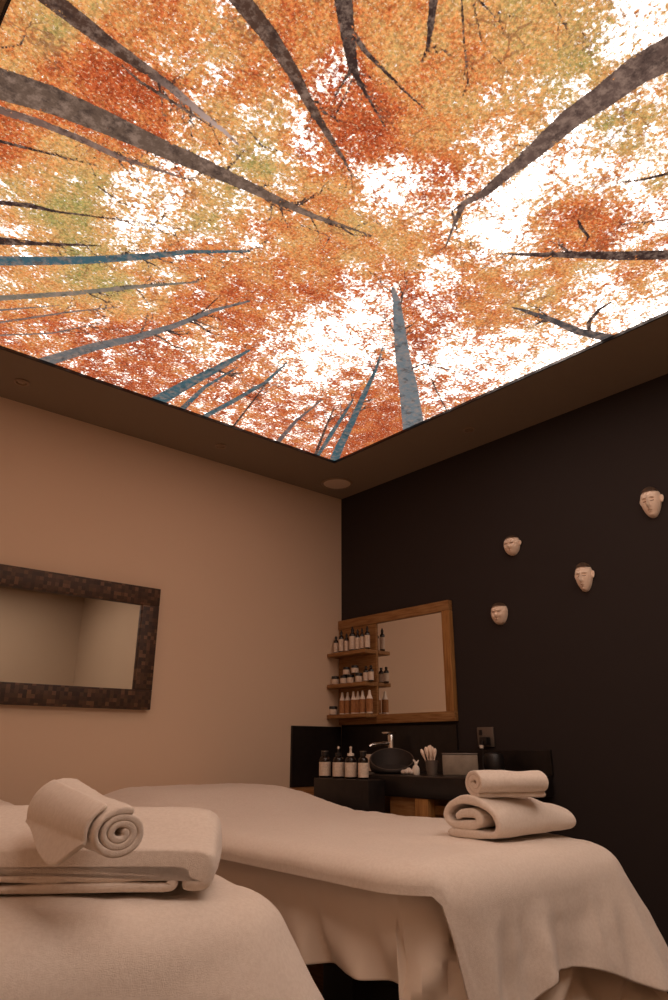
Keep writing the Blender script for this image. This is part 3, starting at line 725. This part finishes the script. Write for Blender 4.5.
# ------------------------------------------------------------------ treatment beds and their linen
def drape(name, label, cat, cx0, cx1, cy0, cy1, rc, ztop, hem, flare, wave, R, m, group=None, thick=.007, seed=0, NS=520):
    """cloth laid over a rounded rectangle: top, rolled edge, hanging skirt with folds"""
    cx, cy = (cx0+cx1)/2, (cy0+cy1)/2
    segs = []
    w_, h_ = cx1-cx0-2*rc, cy1-cy0-2*rc
    per = 2*(w_+h_)+2*PI*rc
    pts = []
    for i in range(NS):
        s = per*i/NS
        for (kind, ln, a0, ox, oy, dx, dy) in (('l', w_, -PI/2, cx0+rc, cy0, 1, 0), ('a', PI/2*rc, -PI/2, cx1-rc, cy0+rc, 0, 0),
                                               ('l', h_, 0, cx1, cy0+rc, 0, 1), ('a', PI/2*rc, 0, cx1-rc, cy1-rc, 0, 0),
                                               ('l', w_, PI/2, cx1-rc, cy1, -1, 0), ('a', PI/2*rc, PI/2, cx0+rc, cy1-rc, 0, 0),
                                               ('l', h_, PI, cx0, cy1-rc, 0, -1), ('a', PI/2*rc, PI, cx0+rc, cy0+rc, 0, 0)):
            if s <= ln+1e-9:
                if kind == 'l': pts.append((ox+dx*s, oy+dy*s, a0))
                else:
                    a = a0+s/rc; pts.append((ox+rc*math.cos(a), oy+rc*math.sin(a), a))
                break
            s -= ln
    V_, F_ = [], []
    NT, NR, NSK = 46, 8, 44
    rows = []
    def fuzz(x, y, z): return .0022*mnoise.noise(Vector((x*26+seed, y*26, z*26)))+.0045*mnoise.noise(Vector((x*6+seed, y*6, z*6)))
    for k in range(1, NT+1):
        t = (k/NT)**.8; row = []
        for (x, y, a) in pts:
            X, Y = cx+(x-cx)*t, cy+(y-cy)*t
            row.append((X, Y, ztop(X, Y)+fuzz(X, Y, 0)))
        rows.append(row)
    for k in range(1, NR+1):
        row = []
        for (x, y, a) in pts:
            thm = PI/2-math.atan(flare(x, y, a)); th = thm*k/NR
            d = R*math.sin(th); f = fuzz(x, y, 0); rv = min(R, .75*(ztop(x, y)-hem(x, y, a)))
            row.append((x+math.cos(a)*d, y+math.sin(a)*d, ztop(x, y)+f-rv*(1-math.cos(th))))
        rows.append(row)
    for k in range(1, NSK+1):
        row = []
        for i, (x, y, a) in enumerate(pts):
            fl_ = flare(x, y, a); thm = PI/2-math.atan(fl_)
            zh = hem(x, y, a); rv = min(R, .75*(ztop(x, y)-zh)); zt = ztop(x, y)-rv*(1-math.cos(thm))+fuzz(x, y, 0)
            z = zt+(zh-zt)*k/NSK
            dep = zt-z
            o = R*math.sin(thm)+fl_*dep+wave(x, y, a, dep)+(fuzz(x+a, y, z)-fuzz(x+a, y, zt))*sm(0, .05, dep)
            row.append((x+math.cos(a)*o, y+math.sin(a)*o, z))
        rows.append(row)
    V_.append((cx, cy, ztop(cx, cy)))
    for r in rows: V_ += r
    for i in range(NS): F_.append((0, 1+i, 1+(i+1) % NS))
    for k in range(len(rows)-1):
        b0, b1 = 1+k*NS, 1+(k+1)*NS
        for i in range(NS):
            j = (i+1) % NS; F_.append((b0+i, b1+i, b1+j, b0+j))
    base = min(v[2] for v in V_)
    org = Vector((cx, cy, base))
    V_ = [(v[0]-org.x, v[1]-org.y, v[2]-org.z) for v in V_]
    o = obj(name, (V_, [], F_), m, loc=org)
    md = o.modifiers.new('thickness', 'SOLIDIFY'); md.thickness = thick; md.offset = -1
    return tag(o, label, cat, group)

def folds(freq, amp, ph=0, slant=0, lo=.02, hi=.16):
    def f(x, y, a, dep):
        s = y*math.cos(a)**2+x*math.sin(a)**2+a*.12
        n1 = mnoise.noise(Vector((s*freq*.35+ph, slant*dep*3, ph)))
        return amp*sm(lo, hi, dep)*(math.sin(s*freq+slant*dep*freq+ph+2.2*n1)*.6+n1*.8)
    return f

BZ = .84
def bed(label, x0, x1, y0, y1):
    b = thing('massage_table', label, 'massage table', ((x0+x1)/2, (y0+y1)/2, 0))
    hx_, hy_ = (x1-x0)/2, (y1-y0)/2
    obj('base', B(-hx_+.14, hx_-.14, -hy_+.3, hy_-.3, 0, .06, bev=.01), MT['black'], b)
    for s in (-1, 1): obj('leg', B(-hx_+.2, hx_-.2, s*(hy_-.5)-.06, s*(hy_-.5)+.06, .061, .58, bev=.01), MT['black'], b)
    obj('frame', B(-hx_+.03, hx_-.03, -hy_+.03, hy_-.03, .581, .64, bev=.008), MT['black'], b)
    obj('mattress', B(-hx_, hx_, -hy_, hy_, .641, BZ-.03, bev=.03, seg=4), MT['leather'], b)
    obj('headrest', B(-hx_+.13, hx_-.1, hy_-.31, hy_-.06, BZ-.0295, BZ+.02, bev=.02, seg=4), MT['leather'], b)
    return b
def make_linen(cx0, cx1, cy0, cy1, hump, lab_sheet, lab_blanket, hem_b, flare_b, wave_b, hem_s, seed, flare_s):
    zt = lambda x, y: BZ+hump(x, y)
    drape('bed_sheet', lab_sheet, 'bed sheet', cx0+.012, cx1-.012, cy0+.012, cy1-.012, .06, lambda x, y: zt(x, y)-.012, hem_s,
          flare_s, folds(34, .030, seed+1.3, 1.1, .0, .2), .045, MT['sheet'], thick=.003, seed=seed+9)
    drape('towel_blanket', lab_blanket, 'blanket', cx0, cx1, cy0, cy1, .075, zt, hem_b, flare_b, wave_b, .085, MT['cloth'], seed=seed)

# far bed
FX0, FX1, FY0, FY1 = 1.165, 1.84, 1.055, 2.84
bed('massage table nearest the dark wall, under a white towelling cover', FX0, FX1, FY0, FY1)
def hump_far(x, y):
    return .066*sm(1.95, 2.5, y)*(1-.45*sm(2.74, 2.9, y))*sm(1.08, 1.34, x)-.02*sm(1.4, 1.05, y)*sm(1.45, 1.9, x)
def hem_far(x, y, a):
    # side hem high; the corner by the foot drops to a long point; foot hem lifted in the middle
    side = .782; foot = .50+.11*sm(1.22, 1.44, x)-.10*sm(1.5, 1.9, x)
    if math.cos(a) < -.999 and y > FY0+.05: return side
    if math.sin(a) > .5: return .74
    if math.cos(a) > .999: return .62+(foot-.62)*sm(1.6, 1.15, y)
    if math.cos(a) < -.01 and math.sin(a) > -.999:     # the corner by the foot
        t = max(0, min(1, (a-PI)/(PI/2)))
        return side+(.50-side)*sm(.55, .95, t)
    return foot
def flare_far(x, y, a):
    s = math.sin(a)
    if s < -.2: return .07+.36*sm(1.55, 1.84, x)*sm(-.2, -.5, s)
    if math.cos(a) > .5: return .06+.3*sm(1.4, 1.1, y)
    return .04
def wave_far(x, y, a, dep):
    if math.sin(a) < -.02: return folds(30, .024, 2.1, .10, .0, .15)(x, y, a, dep)+folds(68, .006, 4.4, .15, .0, .1)(x, y, a, dep)
    return folds(12, .003, 1., .1)(x, y, a, dep)
make_linen(FX0, FX1, FY0, FY1, hump_far, 'plain sheet hanging in folds below the cover of the far table', 'thick white towelling cover spread over the far massage table',
           hem_far, flare_far, wave_far, lambda x, y, a: (.60+.018*math.sin(y*6+.6)) if math.sin(a) > -.3 else .36, 3., lambda x, y, a: .10 if math.cos(a) < -.3 else .07+.25*sm(1.6, 1.84, x))
# near bed
NX0, NX1, NY0, NY1 = .02, .75, 1.05, 2.84
bed('massage table nearest the camera, under a white towelling cover', NX0, NX1, NY0, NY1)
def hump_near(x, y): return .055*sm(2.1, 2.5, y)*(1-.4*sm(2.72, 2.9, y))-.016*sm(1.35, 1.05, y)*sm(.45, .8, x)
make_linen(NX0, NX1, NY0, NY1, hump_near, 'plain sheet under the towelling cover of the near table', 'thick white towelling cover spread over the near massage table',
           lambda x, y, a: .46 if math.sin(a) < -.02 else (.55 if math.sin(a) < .5 else .70), lambda x, y, a: (.16+.42*sm(.5, .75, x)*sm(1.4, 1.1, y)), folds(20, .010, .4, .1),
           lambda x, y, a: .36, 11., lambda x, y, a: .06)

# ------------------------------------------------------------------ towels
def smooth_closed(P, n):
    """closed Catmull-Rom through P, n points per span"""
    out = []; m_ = len(P)
    for i in range(m_):
        p0, p1, p2, p3 = (Vector(P[(i+k-1) % m_]) for k in range(4))
        for k in range(n):
            t = k/n
            out.append(.5*((2*p1)+(-p0+p2)*t+(2*p0-5*p1+4*p2-p3)*t*t+(-p0+3*p1-3*p2+p3)*t**3))
    return out
def extrude_outline(bm, O, length, xf, inset=.010, puff=0, seed=0, ns=26, taper=None, strip=0):
    """O: closed 2-D outline (u,z); swept along v in [-length/2, length/2]; ends rounded; xf(u,v,z)->co"""
    n = len(O)
    area = sum(O[i][0]*O[(i+1) % n][1]-O[(i+1) % n][0]*O[i][1] for i in range(n))
    sg = 1 if area > 0 else -1
    nor = []
    for i in range(n):
        t = (Vector(O[(i+1) % n])-Vector(O[i-1])); t = t.normalized() if t.length > 1e-9 else Vector((1, 0))
        nor.append(Vector((t[1], -t[0]))*sg)
    st = [(-length/2+inset*(1-math.cos(PI/2*k/4)), inset*(1-math.sin(PI/2*k/4))) for k in range(5)]
    mid = [(-length/2+inset+(length-2*inset)*k/ns, 0) for k in range(1, ns)]
    st = st+mid+[(-a, b) for a, b in reversed(st)]
    rings = []
    for v, ins in st:
        row = []
        for i in range(n):
            q = Vector(O[i])-nor[i]*ins
            if taper: q = taper(q, v)
            c = Vector(xf(q[0], v, q[1]))
            d = .0035*mnoise.noise(Vector((c.x*14+seed, c.y*14, c.z*14)))+.0014*mnoise.noise(Vector((c.x*50+seed, c.y*50, c.z*50)))
            q = q+nor[i]*d
            row.append(bm.verts.new(xf(q[0], v, q[1])))
        rings.append(row)
    for a, b in zip(rings, rings[1:]):
        for i in range(n): bm.faces.new((a[i], a[(i+1) % n], b[(i+1) % n], b[i]))
    for r in (rings[0], rings[-1]):
        if strip:       # outline made by strip_outline from a path of `strip` points: close the end along the strip
            Lr = r[:strip]; c1 = r[strip:strip+5]; Rr = r[strip+5:2*strip+5][::-1]; c0 = r[2*strip+5:]
            for i in range(strip-1): bm.faces.new((Lr[i], Lr[i+1], Rr[i+1], Rr[i]))
            bm.faces.new([Lr[-1]]+c1+[Rr[-1]]); bm.faces.new([Rr[0]]+c0+[Lr[0]])
        else:
            f = bm.faces.new(r); bmesh.ops.triangulate(bm, faces=[f])
    return bm
def strip_outline(path, th):
    """closed outline around an open 2-D path with thickness th and round ends"""
    P = [Vector(p) for p in path]; n = len(P); Lf, Rt = [], []
    for i in range(n):
        t = (P[min(i+1, n-1)]-P[max(i-1, 0)]).normalized(); nn = Vector((-t.y, t.x))*th/2
        Lf.append(P[i]+nn); Rt.append(P[i]-nn)
    def cap(c, a0):
        return [c+Vector((math.cos(a0-PI*k/6), math.sin(a0-PI*k/6)))*th/2 for k in range(1, 6)]
    te = (P[-1]-P[-2]); a_e = math.atan2(te.y, te.x)+PI/2
    ts = (P[0]-P[1]); a_s = math.atan2(ts.y, ts.x)+PI/2
    return Lf+cap(P[-1], a_e)+Rt[::-1]+cap(P[0], a_s)
def spiral(turns, r0, r1, sx=1, sz=1, a0=0, n=34, tail=None):
    P = []; N_ = int(turns*n)
    for i in range(N_+1):
        t = i/N_; a = a0+turns*2*PI*t; r = r0+(r1-r0)*t
        P.append(Vector((math.cos(a)*r*sx, math.sin(a)*r*sz)))
    if tail:
        d = (P[-1]-P[-2]).normalized()
        for q in tail: P.append(P[-1]+Vector(q))
    return P

# near folded towel: front face looks towards the camera, the fold is lower at the front
fdir = Vector((.815, -.58, 0)).normalized(); bdir = Vector((-fdir.y, fdir.x, 0))
ZN = BZ+.004; KS = .88
cr_ = at(178, 893, z=ZN)                    # right bottom front corner of the fold
org = Vector((cr_.x, cr_.y, ZN))-fdir*.225*KS
LFT, DEP = -.36, .25
def xf(u, v, z):
    z2 = z if z < .035 else .035+(z-.035)*(.42+.58*sm(-DEP*.5, DEP*.35, v))
    return (fdir*u+bdir*(v+DEP/2)+Vector((0, 0, z2)))*KS
bm = bmesh.new()
loop = [(LFT, .0085)]+[(LFT+(.2-LFT)*k/14, .0085+.0012*math.sin(k*.7)) for k in range(1, 15)]
loop += [(.207+.0095*math.sin(PI*k/8), .0168-.0083*math.cos(PI*k/8)) for k in range(0, 9)]
loop += [(.2-(.2-LFT)*k/14, .0251+.0006*math.sin(k*.9)) for k in range(0, 15)]
extrude_outline(bm, strip_outline(loop, .0150), DEP, xf, .0065, seed=2, strip=len(loop))
body = smooth_closed([(LFT, .0335), (-.1, .034), (.1, .034), (.2, .0345), (.2225, .031), (.2265, .022), (.2268, .012), (.232, .002), (.25, .0005), (.274, .006), (.284, .03), (.285, .06), (.281, .090), (.266, .108), (.23, .116), (.1, .119), (-.1, .122), (-.26, .122), (LFT, .116)], 6)
extrude_outline(bm, body, DEP, xf, .014, seed=5)
tag(obj('folded_towel', bm, MT['cloth'], loc=org), 'thick folded white towel lying on the near massage table', 'towel')
# near rolled towel, looser at its far end, lying down the slope of the fold
def at_dist(px, py, D):
    d = RGT*((px-334)/FPX)-UPV*((py-500)/FPX)+FWD
    return EYE+d*(D/math.hypot(d.x, d.y))
e1, e0 = at_dist(121, 834, 1.03), at_dist(62, 808, 1.27)
ax = (e1-e0); LEN = ax.length; ax.normalize()
sd = ax.cross(Vector((0, 0, 1))).normalized(); upv = sd.cross(ax)      # sd points to the camera side
if sd.dot(EYE-e1) < 0: sd = -sd; upv = -sd.cross(ax)
upv = upv if upv.z > 0 else -upv
cen = (e0+e1)/2
path = spiral(2.85,   .006, .031, 1.15, .9, a0=PI*.9, n=30)
O = strip_outline(path, .0078)
bm = bmesh.new()
def tpr(q, v):
    k = 1+.36*(.5-v/LEN); return Vector((q[0]*k, q[1]*k))
extrude_outline(bm, O, LEN, lambda u, v, z: sd*u+ax*v+upv*z, .0036, seed=8, ns=30, taper=tpr, strip=len(path))
rt = thing('rolled_towel', 'rolled white towel with loose end lying on the near folded towel', 'towel', cen)
obj('roll', bm, MT['cloth'], rt)
fl = bmesh.new(); NP, NQ = 26, 22; G = []
for i in range(NP+1):
    s = i/NP; row = []; v = -LEN/2+.02+(LEN-.03)*s
    k = 1+.36*(.5-v/LEN); R_ = .039*k
    reach = .036*math.sin(PI*(.08+.92*s)**1.7)**1.2+.004 if s < 1 else .004
    for j in range(NQ+1):
        t = j/NQ
        if t < .55:
            aa = 1.15-1.35*(t/.55); p_ = sd*(math.cos(aa)*R_*1.08)+upv*(math.sin(aa)*R_*.92)
        else:
            q = (t-.55)/.45; aa = -.2
            p_ = sd*(math.cos(aa)*R_*1.08+.012*q*min(1, reach/.03))+upv*(math.sin(aa)*R_*.92)-Vector((0, 0, reach*q))
        row.append(fl.verts.new(p_+ax*v))
    G.append(row)
for i in range(NP):
    for j in range(NQ): fl.faces.new((G[i][j], G[i+1][j], G[i+1][j+1], G[i][j+1]))
fo = obj('loose_end', fl, MT['cloth'], rt); md = fo.modifiers.new('thickness', 'SOLIDIFY'); md.thickness = .007; md.offset = 0
md = fo.modifiers.new('round', 'SUBSURF'); md.levels = md.render_levels = 1

# far folded towel
ad = Vector((1, .03, 0)).normalized(); sd2 = Vector((ad.y, -ad.x, 0))
ZF = BZ+.003
LF = .375
lc = Vector((1.48, 1.185, 0)); cenf = lc+ad*(LF/2)
bm = bmesh.new()
def smooth_open(P, n):
    Q = [Vector(p) for p in P]; Q = [Q[0]*2-Q[1]]+Q+[Q[-1]*2-Q[-2]]; out = []
    for i in range(1, len(Q)-2):
        p0, p1, p2, p3 = Q[i-1:i+3]
        for k in range(n):
            t = k/n; out.append(.5*((2*p1)+(-p0+p2)*t+(2*p0-5*p1+4*p2-p3)*t*t+(-p0+3*p1-3*p2+p3)*t**3))
    return out+[Q[-2]]
path = smooth_open([(-.066, .010), (-.02, .010), (.03, .010), (.066, .014), (.078, .034), (.066, .060), (.03, .080), (-.02, .088), (-.062, .074), (-.078, .050),
                    (-.062, .031), (-.02, .029), (.018, .034), (.026, .047), (.008, .058), (-.026, .056), (-.04, .05)], 5)
O = strip_outline(path, .0185)
zmin2 = min(q[1] for q in O)
def tp(q, v):
    k = sm(.0, .5, v/LF); return Vector((q[0]*(1-.12*k), zmin2+(q[1]-zmin2)*(1-.35*k)))
extrude_outline(bm, O, LF, lambda u, v, z: sd2*u+ad*v+Vector((0, 0, z-zmin2)), .007, seed=14, taper=tp, strip=len(path))
tag(obj('folded_towel', bm, MT['cloth'], loc=(cenf.x, cenf.y, ZF)), 'large loosely folded white towel on the far massage table', 'towel')
ztop_f = max(q[1] for q in O)-zmin2
a3 = Vector((.90, -.44, 0)).normalized(); s3 = Vector((a3.y, -a3.x, 0))
LS = .19; zb = ZF+ztop_f*.95
m0 = at_dist(508, 786, 1.95)
bm = bmesh.new()
path = spiral(2.2, .008, .034, 1.5, .85, a0=PI*1.2, n=32)
O = strip_outline(path, .0112)
zm3 = min(q[1] for q in O)
extrude_outline(bm, O, LS, lambda u, v, z: s3*u+a3*v+Vector((0, 0, z-zm3)), .0045, seed=21, strip=len(path))
tag(obj('rolled_towel', bm, MT['cloth'], loc=(m0.x, m0.y, zb)), 'small rolled white towel topping the far folded towel', 'towel')
